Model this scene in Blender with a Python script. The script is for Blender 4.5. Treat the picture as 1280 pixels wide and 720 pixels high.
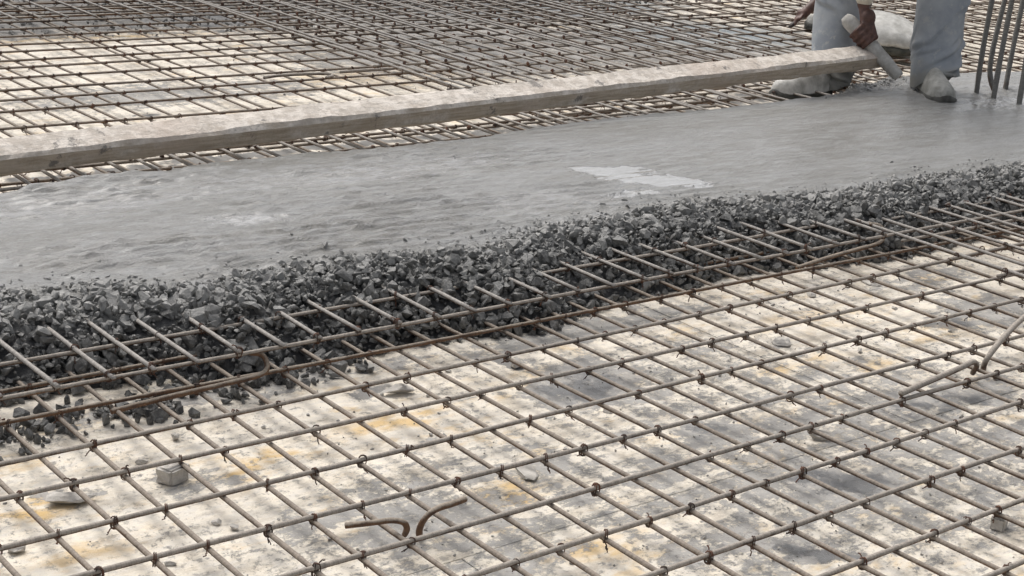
import bpy, bmesh, math, random
import numpy as np
from mathutils import Vector, Matrix, Euler, noise as mnoise

random.seed(7); RNG = np.random.default_rng(11)
for o in list(bpy.data.objects): bpy.data.objects.remove(o)
sc = bpy.context.scene
COL = sc.collection

# ------------------------------------------------------------------ camera
R = np.array([[0.7782584158964841, -0.6230634387761653, 0.07813955046399111],
              [-0.13669315445063004, -0.28955036665224854, -0.9473518705834092],
              [0.6128856497036222, 0.7266034244565381, -0.31051351654219617]])   # world -> camera (x right, y down, z forward)
CAM = np.array([-1.1301, -1.7372, 1.2610]); FPX = 1980.0
cd = bpy.data.cameras.new('camera'); cam = bpy.data.objects.new('camera', cd); COL.objects.link(cam)
M3 = R.T @ np.diag([1, -1, -1])
M4 = Matrix.Identity(4)
for i in range(3):
    for j in range(3): M4[i][j] = M3[i, j]
    M4[i][3] = CAM[i]
cam.matrix_world = M4
cd.sensor_width = 36; cd.lens = 36 * FPX / 1280; cd.clip_start = 0.05; cd.clip_end = 500
sc.camera = cam

def ray(px, py): return R.T @ np.array([(px - 640) / FPX, (py - 360) / FPX, 1.0])
def at(px, py, z=0.0):
    d = ray(px, py); return CAM + (z - CAM[2]) / d[2] * d
def depth(p): return float((R @ (np.asarray(p, float) - CAM))[2])
def atd(px, py, dep): return CAM + ray(px, py) * dep
def proj(p):
    q = R @ (np.asarray(p, float) - CAM); return 640 + FPX * q[0] / q[2], 360 + FPX * q[1] / q[2], q[2]

# ------------------------------------------------------------------ sky, sun, exposure
SUN_EL, SUN_AZ = math.radians(57), math.radians(82)     # azimuth of the sun measured from +X towards +Y
w = bpy.data.worlds.new('World'); sc.world = w; w.use_nodes = True
nt = w.node_tree; nt.nodes.clear()
sky = nt.nodes.new('ShaderNodeTexSky'); sky.sky_type = 'NISHITA'; sky.sun_disc = False
sky.sun_elevation = SUN_EL; sky.sun_rotation = math.pi / 2 - SUN_AZ
sky.air_density = 1.0; sky.dust_density = 6.0; sky.ozone_density = 1.0
hs = nt.nodes.new('ShaderNodeHueSaturation'); hs.inputs['Saturation'].default_value = 0.32
bg = nt.nodes.new('ShaderNodeBackground'); bg.inputs['Strength'].default_value = 0.15
wo = nt.nodes.new('ShaderNodeOutputWorld')
nt.links.new(sky.outputs[0], hs.inputs['Color']); nt.links.new(hs.outputs[0], bg.inputs[0]); nt.links.new(bg.outputs[0], wo.inputs[0])
sl = bpy.data.lights.new('sun', 'SUN'); sl.energy = 1.25; sl.angle = math.radians(40); sl.color = (1.0, 0.965, 0.92)
so = bpy.data.objects.new('sun', sl); COL.objects.link(so)
sd = Vector((math.cos(SUN_EL) * math.cos(SUN_AZ), math.cos(SUN_EL) * math.sin(SUN_AZ), math.sin(SUN_EL)))
so.rotation_euler = sd.to_track_quat('Z', 'Y').to_euler(); so.location = (2, 2, 8)
sc.render.engine = 'CYCLES'
sc.view_settings.view_transform = 'Standard'; sc.view_settings.look = 'None'
sc.view_settings.gamma = 1.0; sc.view_settings.use_curve_mapping = False
sc.view_settings.exposure = 0.15

# ------------------------------------------------------------------ helpers
def vnoise(x, y, seed=0):
    x = np.asarray(x, float); y = np.asarray(y, float)
    xi = np.floor(x).astype(np.int64); yi = np.floor(y).astype(np.int64); xf = x - xi; yf = y - yi
    def h(a, b):
        n = (a * 374761393 + b * 668265263 + seed * 974711) & 0x7fffffff
        n = ((n ^ (n >> 13)) * 1274126177) & 0x7fffffff
        n = n ^ (n >> 16)
        return (n & 0xffff) / 65535.0
    u = xf * xf * (3 - 2 * xf); v = yf * yf * (3 - 2 * yf)
    return (h(xi, yi) * (1 - u) + h(xi + 1, yi) * u) * (1 - v) + (h(xi, yi + 1) * (1 - u) + h(xi + 1, yi + 1) * u) * v
def fbm(x, y, oct=4, seed=0):
    s = 0; a = .5; t = 0
    for k in range(oct):
        s = s + a * vnoise(x * 2 ** k, y * 2 ** k, seed + k * 17); t += a; a *= .55
    return s / t

def mesh(name, V, F, mats=(), smooth=False, attrs=None):
    m = bpy.data.meshes.new(name)
    V = np.asarray(V, np.float32)
    if isinstance(F, np.ndarray) and F.ndim == 2:
        n, k = F.shape
        m.vertices.add(len(V)); m.vertices.foreach_set('co', V.ravel())
        m.loops.add(n * k); m.loops.foreach_set('vertex_index', F.astype(np.int32).ravel())
        m.polygons.add(n); m.polygons.foreach_set('loop_start', np.arange(0, n * k, k, dtype=np.int32))
        m.polygons.foreach_set('loop_total', np.full(n, k, np.int32))
        m.update(calc_edges=True)
    else:
        m.from_pydata([tuple(map(float, v)) for v in V], [], [list(map(int, f)) for f in F])
    m.validate()
    m.polygons.foreach_set('use_smooth', np.full(len(m.polygons), bool(smooth)))
    for a, vals in (attrs or {}).items():
        at_ = m.attributes.new(a, 'FLOAT', 'POINT'); at_.data.foreach_set('value', np.asarray(vals, np.float32))
    for mt in mats: m.materials.append(mt)
    return m
def link(name, me, parent=None, loc=None):
    o = bpy.data.objects.new(name, me); COL.objects.link(o)
    if parent is not None:
        o.parent = parent
        if loc is None: o.location = -parent_world(parent)
    if loc is not None: o.location = loc
    return o
def parent_world(p):
    v = Vector(p.location)
    while p.parent is not None: p = p.parent; v = v + Vector(p.location)
    return v
def thing(name, label, cat, loc=(0, 0, 0), group=None):
    o = bpy.data.objects.new(name, None); COL.objects.link(o); o.location = loc; o.empty_display_size = .05
    return tag(o, label, cat, group)
def tag(o, label, cat, group=None):
    o['label'] = label; o['category'] = cat
    if group: o['group'] = group
    return o

def tube(P, rad, sides=8, cap=True, len0=0.0):
    """tube along points P (n,3) with radius per point -> V, F(list quads), length attribute"""
    P = np.asarray(P, float); n = len(P); rad = np.broadcast_to(np.asarray(rad, float), (n,))
    T = np.gradient(P, axis=0); T /= np.linalg.norm(T, axis=1)[:, None] + 1e-12
    up = np.array([0, 0, 1.0]) if abs(T[0, 2]) < .9 else np.array([1.0, 0, 0])
    V = []; L = []; l = len0
    N_ = np.cross(T[0], up); N_ /= np.linalg.norm(N_)
    for i in range(n):
        N_ = N_ - T[i] * (N_ @ T[i]); N_ /= np.linalg.norm(N_); B = np.cross(T[i], N_)
        if i: l += np.linalg.norm(P[i] - P[i - 1])
        for k in range(sides):
            a = 2 * math.pi * k / sides
            V.append(P[i] + rad[i] * (math.cos(a) * N_ + math.sin(a) * B)); L.append(l)
    F = []
    for i in range(n - 1):
        for k in range(sides):
            k2 = (k + 1) % sides
            F.append((i * sides + k, i * sides + k2, (i + 1) * sides + k2, (i + 1) * sides + k))
    if cap:
        F.append(tuple(range(sides))[::-1]); F.append(tuple(range((n - 1) * sides, n * sides)))
    return np.array(V), F, np.array(L)
def join(parts):
    V = []; F = []; L = []; b = 0
    for v, f, l in parts:
        V.append(v); F += [tuple(i + b for i in q) for q in f]; L.append(l); b += len(v)
    return np.concatenate(V), F, np.concatenate(L)

# ------------------------------------------------------------------ material helpers
class MT:
    def __init__(s, name):
        s.m = bpy.data.materials.new(name); s.m.use_nodes = True; s.nt = s.m.node_tree
        s.b = s.nt.nodes['Principled BSDF']; s.pos = None
    def n(s, t, **kw):
        nd = s.nt.nodes.new(t)
        for k, v in kw.items(): setattr(nd, k, v)
        return nd
    def l(s, a, b): s.nt.links.new(a, b)
    def position(s, kind='world'):
        if kind == 'world': return s.n('ShaderNodeNewGeometry').outputs['Position']
        return s.n('ShaderNodeTexCoord').outputs['Object']
    def scale(s, vec, sc_):
        mp = s.n('ShaderNodeMapping'); mp.inputs['Scale'].default_value = sc_; s.l(vec, mp.inputs['Vector']); return mp.outputs[0]
    def noise(s, vec, scale, detail=4, rough=.55, dist=0.0):
        nd = s.n('ShaderNodeTexNoise'); nd.inputs['Scale'].default_value = scale; nd.inputs['Detail'].default_value = detail
        nd.inputs['Roughness'].default_value = rough; nd.inputs['Distortion'].default_value = dist; s.l(vec, nd.inputs['Vector']); return nd.outputs['Fac']
    def ramp(s, fac, a, b, smooth=True):
        nd = s.n('ShaderNodeMapRange'); nd.interpolation_type = 'SMOOTHSTEP' if smooth else 'LINEAR'
        nd.inputs['From Min'].default_value = a; nd.inputs['From Max'].default_value = b
        if isinstance(fac, (int, float)): nd.inputs['Value'].default_value = fac
        else: s.l(fac, nd.inputs['Value'])
        return nd.outputs[0]
    def math(s, op, a, b=0.0):
        nd = s.n('ShaderNodeMath', operation=op)
        for i, v in enumerate((a, b)):
            if isinstance(v, (int, float)): nd.inputs[i].default_value = v
            else: s.l(v, nd.inputs[i])
        return nd.outputs[0]
    def mix(s, fac, a, b):
        nd = s.n('ShaderNodeMix', data_type='RGBA')
        for key, v in (('Factor', fac), ('A', a), ('B', b)):
            sk = [i for i in nd.inputs if i.name == key and (i.type == 'RGBA' if key != 'Factor' else i.type == 'VALUE')][0]
            if isinstance(v, (int, float)): sk.default_value = v
            elif isinstance(v, tuple): sk.default_value = (*v, 1)
            else: s.l(v, sk)
        return [o for o in nd.outputs if o.type == 'RGBA'][0]
    def col(s, c): s.l(c, s.b.inputs['Base Color']) if not isinstance(c, tuple) else setattr(s.b.inputs['Base Color'], 'default_value', (*c, 1))
    def rough(s, r): s.l(r, s.b.inputs['Roughness']) if not isinstance(r, (int, float)) else setattr(s.b.inputs['Roughness'], 'default_value', r)
    def bump(s, h, strength=.5, dist=.002):
        nd = s.n('ShaderNodeBump'); nd.inputs['Strength'].default_value = strength; nd.inputs['Distance'].default_value = dist
        s.l(h, nd.inputs['Height']); s.l(nd.outputs[0], s.b.inputs['Normal'])
    def patch(s, vec, cx, cy, rx, ry, ang=0.0, lo=1.35, hi=.35):
        """1 inside an elongated spot round (cx, cy), falling to 0 at its rim"""
        mp = s.n('ShaderNodeMapping', vector_type='TEXTURE')
        mp.inputs['Location'].default_value = (cx, cy, 0); mp.inputs['Rotation'].default_value = (0, 0, ang); mp.inputs['Scale'].default_value = (rx, ry, 1e3)
        s.l(vec, mp.inputs['Vector'])
        ln = s.n('ShaderNodeVectorMath', operation='LENGTH'); s.l(mp.outputs[0], ln.inputs[0])
        return s.ramp(ln.outputs['Value'], lo, hi)

# ------------------------------------------------------------------ materials
def mat_formwork():
    t = MT('formwork'); p = t.position()
    # warp the position a little so that stains have ragged rims
    wn = t.n('ShaderNodeTexNoise'); wn.inputs['Scale'].default_value = 9; wn.inputs['Detail'].default_value = 6; wn.inputs['Roughness'].default_value = .65
    t.l(p, wn.inputs['Vector'])
    vs = t.n('ShaderNodeVectorMath', operation='MULTIPLY_ADD'); t.l(wn.outputs['Color'], vs.inputs[0]); vs.inputs[1].default_value = (.22, .22, 0); t.l(p, vs.inputs[2])
    sub = t.n('ShaderNodeVectorMath', operation='ADD'); t.l(vs.outputs[0], sub.inputs[0]); sub.inputs[1].default_value = (-.11, -.11, 0)
    q = sub.outputs[0]
    def spots(lst):
        acc = None
        for (px, py, rx, ry, ang, st) in lst:
            c = at(px, py, 0); v = t.math('MULTIPLY', t.patch(q, c[0], c[1], rx, ry, ang), st)
            acc = v if acc is None else t.math('MAXIMUM', acc, v)
        return acc
    base = t.mix(t.ramp(t.noise(p, 3.1, 5), .35, .7), (.79, .72, .60), (.68, .625, .53))
    base = t.mix(t.ramp(t.noise(t.scale(p, (1, 2.2, 1)), 26, 6, .65), .35, .75), base, (.62, .585, .53))
    # ochre rust and timber stains
    och = spots([(20, 640, .13, .05, 0, 1), (330, 575, .16, .05, .2, 1), (500, 525, .15, .05, 0, .9), (640, 612, .10, .05, .3, .9), (740, 690, .12, .05, 0, .8),
                 (1000, 455, .16, .05, 0, .8), (1180, 415, .20, .05, 0, .7), (960, 570, .10, .04, 0, .7), (1050, 720, .1, .04, .3, .8), (640, 470, .12, .05, 0, .5), (100, 690, .12, .04, 0, .7),
                 (60, 50, .9, .10, 0, .8), (480, 95, .6, .15, 0, .55), (1010, 400, .25, .06, 0, .5)])
    och = t.math('MULTIPLY', och, t.ramp(t.noise(t.scale(p, (1, 2.5, 1)), 9, 5, .6), .38, .62))
    ocv = t.math('MAXIMUM', och, t.math('MULTIPLY', t.ramp(t.noise(t.scale(p, (1, 1.8, 1)), 4.7, 8, .72), .54, .68), .6))
    grime = t.ramp(t.noise(t.scale(p, (1, 1.7, 1)), 6.5, 10, .8), .47, .62)
    base = t.mix(t.math('MULTIPLY', grime, .75), base, (.47, .41, .325))
    c = t.mix(t.math('MULTIPLY', ocv, .95), base, (.60, .41, .17))
    # cement film and slurry
    g = spots([(735, 480, .20, .16, .2, 1), (1040, 605, .20, .09, -.6, 1), (1190, 495, .28, .09, 0, .95), (560, 650, .22, .13, 0, .72), (430, 640, .17, .05, .1, .85),
               (880, 545, .14, .08, 0, .85), (1240, 390, .22, .14, 0, .8), (830, 590, .16, .08, 0, .7), (690, 580, .06, .04, 0, .8), (250, 605, .10, .05, 0, .6),
               (900, 690, .16, .07, 0, .75), (1000, 700, .09, .05, 0, .9), (740, 410, .45, .07, 0, .9), (300, 488, .55, .05, -.05, .8), (1160, 350, .3, .1, 0, .55), (80, 620, .06, .03, 0, .9),
               (170, 120, .5, .22, 0, .75), (330, 110, .35, .22, 0, .55), (620, 60, 1.3, .7, 0, .95), (860, 60, 1.2, .6, 0, 1), (500, 20, 1.6, .5, 0, .9), (1080, 20, 1.2, .6, 0, .55), (1100, 640, .2, .06, 0, .6), (620, 720, .22, .07, 0, .6), (1260, 560, .14, .06, 0, .6), (1080, 560, .8, .5, 0, .55), (600, 640, .45, .3, 0, .45), (850, 470, .5, .3, 0, .4)])
    fine = t.math('ADD', t.math('MULTIPLY', t.math('SUBTRACT', t.noise(t.scale(p, (1, 1.5, 1)), 12, 11, .8), .5), 2.3), .5)
    film = t.ramp(t.math('ADD', t.math('MULTIPLY', g, .54), fine), .71, .79)
    film = t.math('MULTIPLY', film, t.ramp(t.noise(p, 60, 4, .6), .22, .5))
    fcol = t.mix(t.ramp(t.noise(p, 12, 5), .3, .7), (.23, .225, .215), (.36, .35, .335))
    c = t.mix(t.math('MULTIPLY', film, .9), c, fcol)
    # darker wet slurry
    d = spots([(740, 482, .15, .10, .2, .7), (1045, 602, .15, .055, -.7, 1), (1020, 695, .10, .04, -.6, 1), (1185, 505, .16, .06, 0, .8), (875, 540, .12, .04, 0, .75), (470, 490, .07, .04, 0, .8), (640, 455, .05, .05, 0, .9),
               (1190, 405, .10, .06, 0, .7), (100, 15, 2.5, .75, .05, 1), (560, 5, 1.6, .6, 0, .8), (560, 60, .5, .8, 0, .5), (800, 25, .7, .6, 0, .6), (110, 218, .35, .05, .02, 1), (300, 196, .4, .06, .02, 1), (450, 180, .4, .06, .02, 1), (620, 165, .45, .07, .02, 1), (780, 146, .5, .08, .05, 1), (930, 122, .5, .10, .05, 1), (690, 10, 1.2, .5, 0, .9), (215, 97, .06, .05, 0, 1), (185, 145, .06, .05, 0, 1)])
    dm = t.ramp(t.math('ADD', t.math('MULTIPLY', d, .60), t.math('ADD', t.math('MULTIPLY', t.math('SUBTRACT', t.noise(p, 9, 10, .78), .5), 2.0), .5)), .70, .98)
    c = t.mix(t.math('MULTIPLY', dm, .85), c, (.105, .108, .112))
    blu = spots([(880, 45, .75, .45, 0, 1), (700, 12, 1.0, .3, 0, .7)])
    c = t.mix(t.math('MULTIPLY', blu, t.ramp(t.noise(p, 7, 7, .7), .38, .55)), c, (.27, .305, .32))
    # small flakes and grit
    fl = t.ramp(t.noise(p, 48, 8, .8), .545, .60)
    fl2 = t.ramp(t.noise(p, 150, 3, .6), .62, .70)
    zone = t.ramp(t.noise(p, 4.3, 3), .36, .62)
    fl = t.math('MULTIPLY', fl, t.math('ADD', t.math('MULTIPLY', zone, .8), .2))
    c = t.mix(fl, c, (.25, .237, .22))
    c = t.mix(t.math('MULTIPLY', t.math('MULTIPLY', fl2, zone), .9), c, (.17, .16, .15))
    t.col(c)
    t.rough(t.math('SUBTRACT', .8, t.math('MULTIPLY', t.math('MULTIPLY', dm, film), .5)))
    hgt = t.math('ADD', t.math('MULTIPLY', film, 1.0), t.math('ADD', t.math('MULTIPLY', fl, .8), t.math('MULTIPLY', fine, .5)))
    t.bump(hgt, .55, .004)
    return t.m

def mat_rebar(name='rebar_steel', dusty=.62, dust=(.40, .375, .345), ra=(.055, .038, .03), rb=(.12, .07, .043)):
    t = MT(name); p = t.position()
    rust = t.mix(t.ramp(t.noise(p, 38, 6, .65), .32, .68), ra, rb)
    rust = t.mix(t.ramp(t.noise(p, 7, 4), .56, .72), rust, (.175, .095, .048))
    geo = t.n('ShaderNodeNewGeometry'); sx = t.n('ShaderNodeSeparateXYZ'); t.l(geo.outputs['Normal'], sx.inputs[0])
    up = t.math('ADD', t.math('MULTIPLY', sx.outputs['Z'], .46), t.noise(p, 24, 6, .68))
    up = t.math('ADD', up, t.math('MULTIPLY', t.noise(p, 2.6, 3), .5))
    oi = t.n('ShaderNodeObjectInfo'); up = t.math('ADD', up, t.math('MULTIPLY', oi.outputs['Random'], .12))
    m = t.ramp(up, 1.22 - dusty, 1.50 - dusty)
    dc = t.mix(t.ramp(t.noise(p, 90, 3), .35, .7), dust, tuple(x * .72 for x in dust))
    t.col(t.mix(m, rust, dc)); t.rough(.78)
    a = t.n('ShaderNodeAttribute', attribute_name='len')
    rib = t.math('SINE', t.math('MULTIPLY', a.outputs['Fac'], 2 * math.pi / .0085))
    h = t.math('ADD', t.math('MULTIPLY', t.ramp(rib, .2, .9), .55), t.noise(p, 160, 3))
    t.bump(h, .6, .0015)
    return t.m

def mat_wire():
    t = MT('tie_wire'); p = t.position()
    t.col(t.mix(t.ramp(t.noise(p, 60, 4), .35, .65), (.042, .029, .024), (.125, .056, .032))); t.rough(.85); return t.m

def mat_concrete():
    t = MT('fresh_concrete'); p = t.position()
    a = t.n('ShaderNodeAttribute', attribute_name='paste').outputs['Fac']     # 1 = trowelled cream, 0 = harsh mix at the edge, darkened as shade between stones
    shr = t.n('ShaderNodeMapping'); shr.inputs['Rotation'].default_value = (0, 0, .07); t.l(p, shr.inputs['Vector']); p2 = shr.outputs[0]
    n1 = t.noise(t.scale(p2, (.8, 5, 1)), 2.2, 6, .6)
    n2 = t.noise(t.scale(p2, (2.6, 10, 3)), 4.5, 9, .72)
    c = t.mix(t.ramp(n1, .35, .68), (.195, .187, .166), (.265, .262, .252))
    c = t.mix(t.math('MULTIPLY', t.ramp(n2, .47, .60), .65), c, (.35, .352, .35))  # pale streaks put highlights of the screed rows into the colour
    sand = t.ramp(t.noise(p, 120, 5, .75), .36, .66)
    c = t.mix(t.math('MULTIPLY', sand, .30), c, (.42, .42, .415))
    grit = t.ramp(t.noise(p, 150, 4, .7), .58, .68)
    gz = t.ramp(t.noise(p, 2.3, 3), .36, .6)
    c = t.mix(t.math('MULTIPLY', t.math('MULTIPLY', grit, gz), .6), c, (.16, .16, .158))
    dots = t.ramp(t.noise(p, 52, 3, .5), .70, .75)
    c = t.mix(t.math('MULTIPLY', dots, .75), c, (.115, .115, .118))
    c = t.mix(a, (.062, .063, .064), c)
    t.col(c)
    warp = t.n('ShaderNodeTexNoise'); warp.inputs['Scale'].default_value = 6; warp.inputs['Detail'].default_value = 6; warp.inputs['Roughness'].default_value = .65; t.l(p, warp.inputs['Vector'])
    vs = t.n('ShaderNodeVectorMath', operation='MULTIPLY_ADD'); t.l(warp.outputs['Color'], vs.inputs[0]); vs.inputs[1].default_value = (.5, .36, 0); t.l(p, vs.inputs[2])
    sb = t.n('ShaderNodeVectorMath', operation='ADD'); t.l(vs.outputs[0], sb.inputs[0]); sb.inputs[1].default_value = (-.25, -.18, 0); q = sb.outputs[0]
    wet = None
    for (px, py, rx, ry, ang, st) in [(768, 214, .16, .085, -.5, 1.0), (822, 227, .17, .075, -.6, 1.0), (795, 243, .10, .05, -.5, .8), (310, 272, .10, .05, 0, .6), (690, 255, .3, .12, 0, .35), (480, 215, .5, .12, 0, .35), (130, 250, .5, .12, 0, .25), (1250, 130, .3, .1, 0, .5)]:
        cc = at(px, py, .125); v = t.math('MULTIPLY', t.patch(q, cc[0], cc[1], rx, ry, ang, *((1.0, .72) if st > .75 else (1.35, .35))), st); wet = v if wet is None else t.math('MAXIMUM', wet, v)
    rn = t.ramp(t.noise(t.scale(p, (1.2, 7, 1)), 4.5, 6, .62), .30, .70)
    r = t.math('SUBTRACT', t.math('SUBTRACT', .48, t.math('MULTIPLY', rn, .20)), t.math('MULTIPLY', wet, .55))
    t.rough(t.math('MAXIMUM', r, .04))
    t.b.inputs['Specular IOR Level'].default_value = .6; t.l(t.math('MULTIPLY', a, t.math('ADD', .26, t.math('MULTIPLY', wet, .74))), t.b.inputs['Coat Weight']); t.l(t.math('MAXIMUM', t.math('SUBTRACT', .24, t.math('MULTIPLY', wet, .23)), .015), t.b.inputs['Coat Roughness']); t.b.inputs['Coat IOR'].default_value = 1.5
    h = t.math('ADD', t.math('MULTIPLY', t.noise(t.scale(p, (1.0, 2.6, 1)), 42, 8, .74), 1.0), t.math('MULTIPLY', t.noise(p, 120, 5, .7), .7))
    h = t.math('MULTIPLY', h, t.math('SUBTRACT', 1.0, t.math('MULTIPLY', wet, .9)))
    t.bump(h, 1.0, .010)
    return t.m

def mat_stone(name, lo, hi, paste=(.30, .295, .28)):
    t = MT(name); p = t.position()
    a = t.n('ShaderNodeAttribute', attribute_name='shade').outputs['Fac']
    b = t.n('ShaderNodeAttribute', attribute_name='coat').outputs['Fac']
    c = t.mix(a, lo, hi)
    c = t.mix(t.math('MULTIPLY', t.ramp(t.noise(p, 90, 6, .7), .45, .62), .6), c, tuple(min(1, x * 1.6) for x in hi))
    c = t.mix(t.math('MULTIPLY', b, t.ramp(t.noise(p, 55, 4, .6), .25, .55)), c, paste)
    t.col(c); t.rough(t.math('ADD', .16, t.math('MULTIPLY', t.noise(p, 45, 3), .5)))
    t.bump(t.noise(p, 110, 5, .7), .9, .005)
    return t.m

def mat_timber():
    t = MT('cement_crusted_timber'); p = t.position('object')
    g = t.noise(t.scale(p, (2.2, 26, 26)), 4, 6, .62)
    c = t.mix(t.ramp(g, .32, .68), (.37, .305, .23), (.54, .46, .37))
    geo = t.n('ShaderNodeNewGeometry'); sx = t.n('ShaderNodeSeparateXYZ'); t.l(geo.outputs['Normal'], sx.inputs[0])
    crust_toplit = t.math('ADD', t.math('MULTIPLY', sx.outputs['Z'], .22), t.noise(t.scale(p, (1, 2, 2)), 9, 8, .7))  # cement crust, weighted to upward faces to paint the skylit top paler
    cr = t.mix(t.ramp(t.noise(p, 26, 7, .7), .38, .62), (.48, .43, .375), (.72, .665, .60))
    c = t.mix(t.math('MULTIPLY', t.ramp(crust_toplit, .38, .66), .92), c, cr)
    c = t.mix(t.math('MULTIPLY', t.ramp(t.noise(p, 3.1, 4), .48, .68), .35), c, (.46, .36, .29))
    c = t.mix(t.math('MULTIPLY', t.ramp(t.noise(p, 11, 7, .7), .60, .66), .8), c, (.15, .14, .13))
    c = t.mix(t.math('MULTIPLY', t.ramp(t.noise(p, 60, 4, .6), .60, .70), .6), c, (.33, .30, .27))
    t.col(c); t.rough(.86)
    t.bump(t.math('ADD', t.noise(t.scale(p, (1, 2, 2)), 22, 7, .68), t.math('MULTIPLY', t.noise(p, 90, 4), .4)), .7, .008)
    return t.m

def mat_simple(name, a, b, scale=20, rough=.8, bump=.3, dist=.003, obj=False, stretch=(1, 1, 1)):
    t = MT(name); p = t.scale(t.position('object' if obj else 'world'), stretch)
    n = t.noise(p, scale, 6, .62)
    t.col(t.mix(t.ramp(n, .32, .68), a, b)); t.rough(rough); t.bump(t.noise(p, scale * 2.5, 5, .62), bump, dist); return t.m

def mat_trousers():
    t = MT('dusty_trousers'); p = t.position()
    c = t.mix(t.ramp(t.noise(p, 7, 6, .6), .35, .66), (.27, .295, .325), (.38, .40, .42))
    c = t.mix(t.math('MULTIPLY', t.ramp(t.noise(p, 22, 8, .75), .55, .64), .6), c, (.47, .465, .44))
    sx = t.n('ShaderNodeSeparateXYZ'); t.l(p, sx.inputs[0])
    hem = t.math('ADD', t.ramp(sx.outputs['Z'], .34, .12), t.math('MULTIPLY', t.math('SUBTRACT', t.noise(p, 14, 5), .5), 1.1))
    c = t.mix(t.math('MULTIPLY', t.ramp(hem, .40, .90), .8), c, (.255, .245, .215))
    t.col(c); t.rough(.92); t.bump(t.math('ADD', t.noise(p, 30, 5), t.math('MULTIPLY', t.noise(p, 420, 2), .3)), .35, .006); return t.m

MAT = dict(form=mat_formwork(), bar=mat_rebar('rebar_steel', .62, (.35, .31, .265)), bar_cross=mat_rebar('rebar_steel_brown', .50, (.285, .24, .195)), bar_top=mat_rebar('rebar_steel_dusted', .66, (.36, .335, .305)), bar_rust=mat_rebar('rebar_steel_rusty', .34, (.31, .26, .205), (.075, .042, .027), (.165, .088, .045)),
           starter=mat_rebar('starter_steel', .62, (.19, .185, .17)), wire=mat_wire(), conc=mat_concrete(),
           stone=mat_stone('wet_crushed_stone', (.040, .040, .038), (.165, .163, .155)), crumb=mat_stone('dry_cement_crumb', (.19, .18, .165), (.40, .38, .35), (.5, .48, .45)),
           lump=mat_simple('dried_concrete', (.34, .32, .29), (.56, .53, .485), 34, .9, .6, .006),
           timber=mat_timber(), handle=mat_simple('cement_coated_pole', (.36, .345, .315), (.52, .505, .475), 30, .8, .5, .004),
           trousers=mat_trousers(), skin=mat_simple('brown_skin', (.065, .031, .023), (.125, .062, .047), 45, .55, .3, .002),
           shirt=mat_simple('cream_shirt', (.60, .53, .42), (.70, .64, .54), 30, .9, .2), hair=mat_simple('black_hair', (.01, .009, .008), (.025, .02, .018), 80, .6),
           shoe=mat_simple('cement_caked_shoe', (.26, .255, .225), (.50, .49, .455), 22, .6, .5, .004), shoe_pale=mat_simple('pale_dusty_shoe', (.34, .335, .31), (.72, .71, .68), 13, .75, .4, .004),
           sole=mat_simple('dark_sole', (.035, .034, .03), (.10, .098, .085), 26, .6, .4), dark=mat_simple('dark_cloth', (.035, .036, .042), (.075, .075, .085), 14, .9, .3),
           bag=mat_simple('cement_paper', (.38, .37, .34), (.56, .55, .52), 20, .9, .5, .008), bagshade=mat_simple('painted_bag_shade', (.045, .045, .038), (.10, .098, .08), 26, .9, .4),
           tool=mat_simple('black_iron', (.02, .018, .017), (.06, .04, .032), 50, .6), soil=mat_simple('site_ground', (.16, .15, .14), (.27, .255, .235), 2.5, .95, .4, .02))

# ------------------------------------------------------------------ ground and formwork deck
def box(x0, x1, y0, y1, z0, z1):
    V = [(x, y, z) for z in (z0, z1) for y in (y0, y1) for x in (x0, x1)]
    F = [(0, 2, 3, 1), (4, 5, 7, 6), (0, 1, 5, 4), (2, 6, 7, 3), (0, 4, 6, 2), (1, 3, 7, 5)]
    return V, F
g = link('ground', mesh('ground', [(-120, -120, -.06), (120, -120, -.06), (120, 120, -.06), (-120, 120, -.06)], [(0, 1, 2, 3)], [MAT['soil']])); g['kind'] = 'structure'
V, F = box(-3.6, 12.2, -4.2, 9.4, -.05, -.012)
deck = link('formwork_deck', mesh('formwork_deck', V, F, [MAT['form']])); deck['kind'] = 'structure'
pw, ph = 2.42, 1.21
for iy in range(-3, 7):
    for ix in range(-2, 5):
        x0 = ix * pw + (.37 if iy % 2 else -.84); y0 = iy * ph + .115
        if x0 > 11 or y0 > 8: continue
        bm = bmesh.new(); V, F = box(0, pw - .0012, 0, ph - .0012, -.0115, 0)
        for v in V: bm.verts.new(v)
        bm.verts.ensure_lookup_table()
        for f in F: bm.faces.new([bm.verts[i] for i in f])
        bmesh.ops.bevel(bm, geom=[e for e in bm.edges if all(v.co.z > -.001 for v in e.verts)], offset=.0006, segments=1, affect='EDGES')
        me = bpy.data.meshes.new('plywood_panel'); bm.to_mesh(me); bm.free(); me.materials.append(MAT['form'])
        o = bpy.data.objects.new('plywood_panel', me); COL.objects.link(o); o.parent = deck
        o.location = (x0, y0, random.uniform(-.0006, .0006)); o.rotation_euler = (random.uniform(-.0004, .0004), random.uniform(-.0003, .0003), 0)

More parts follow.
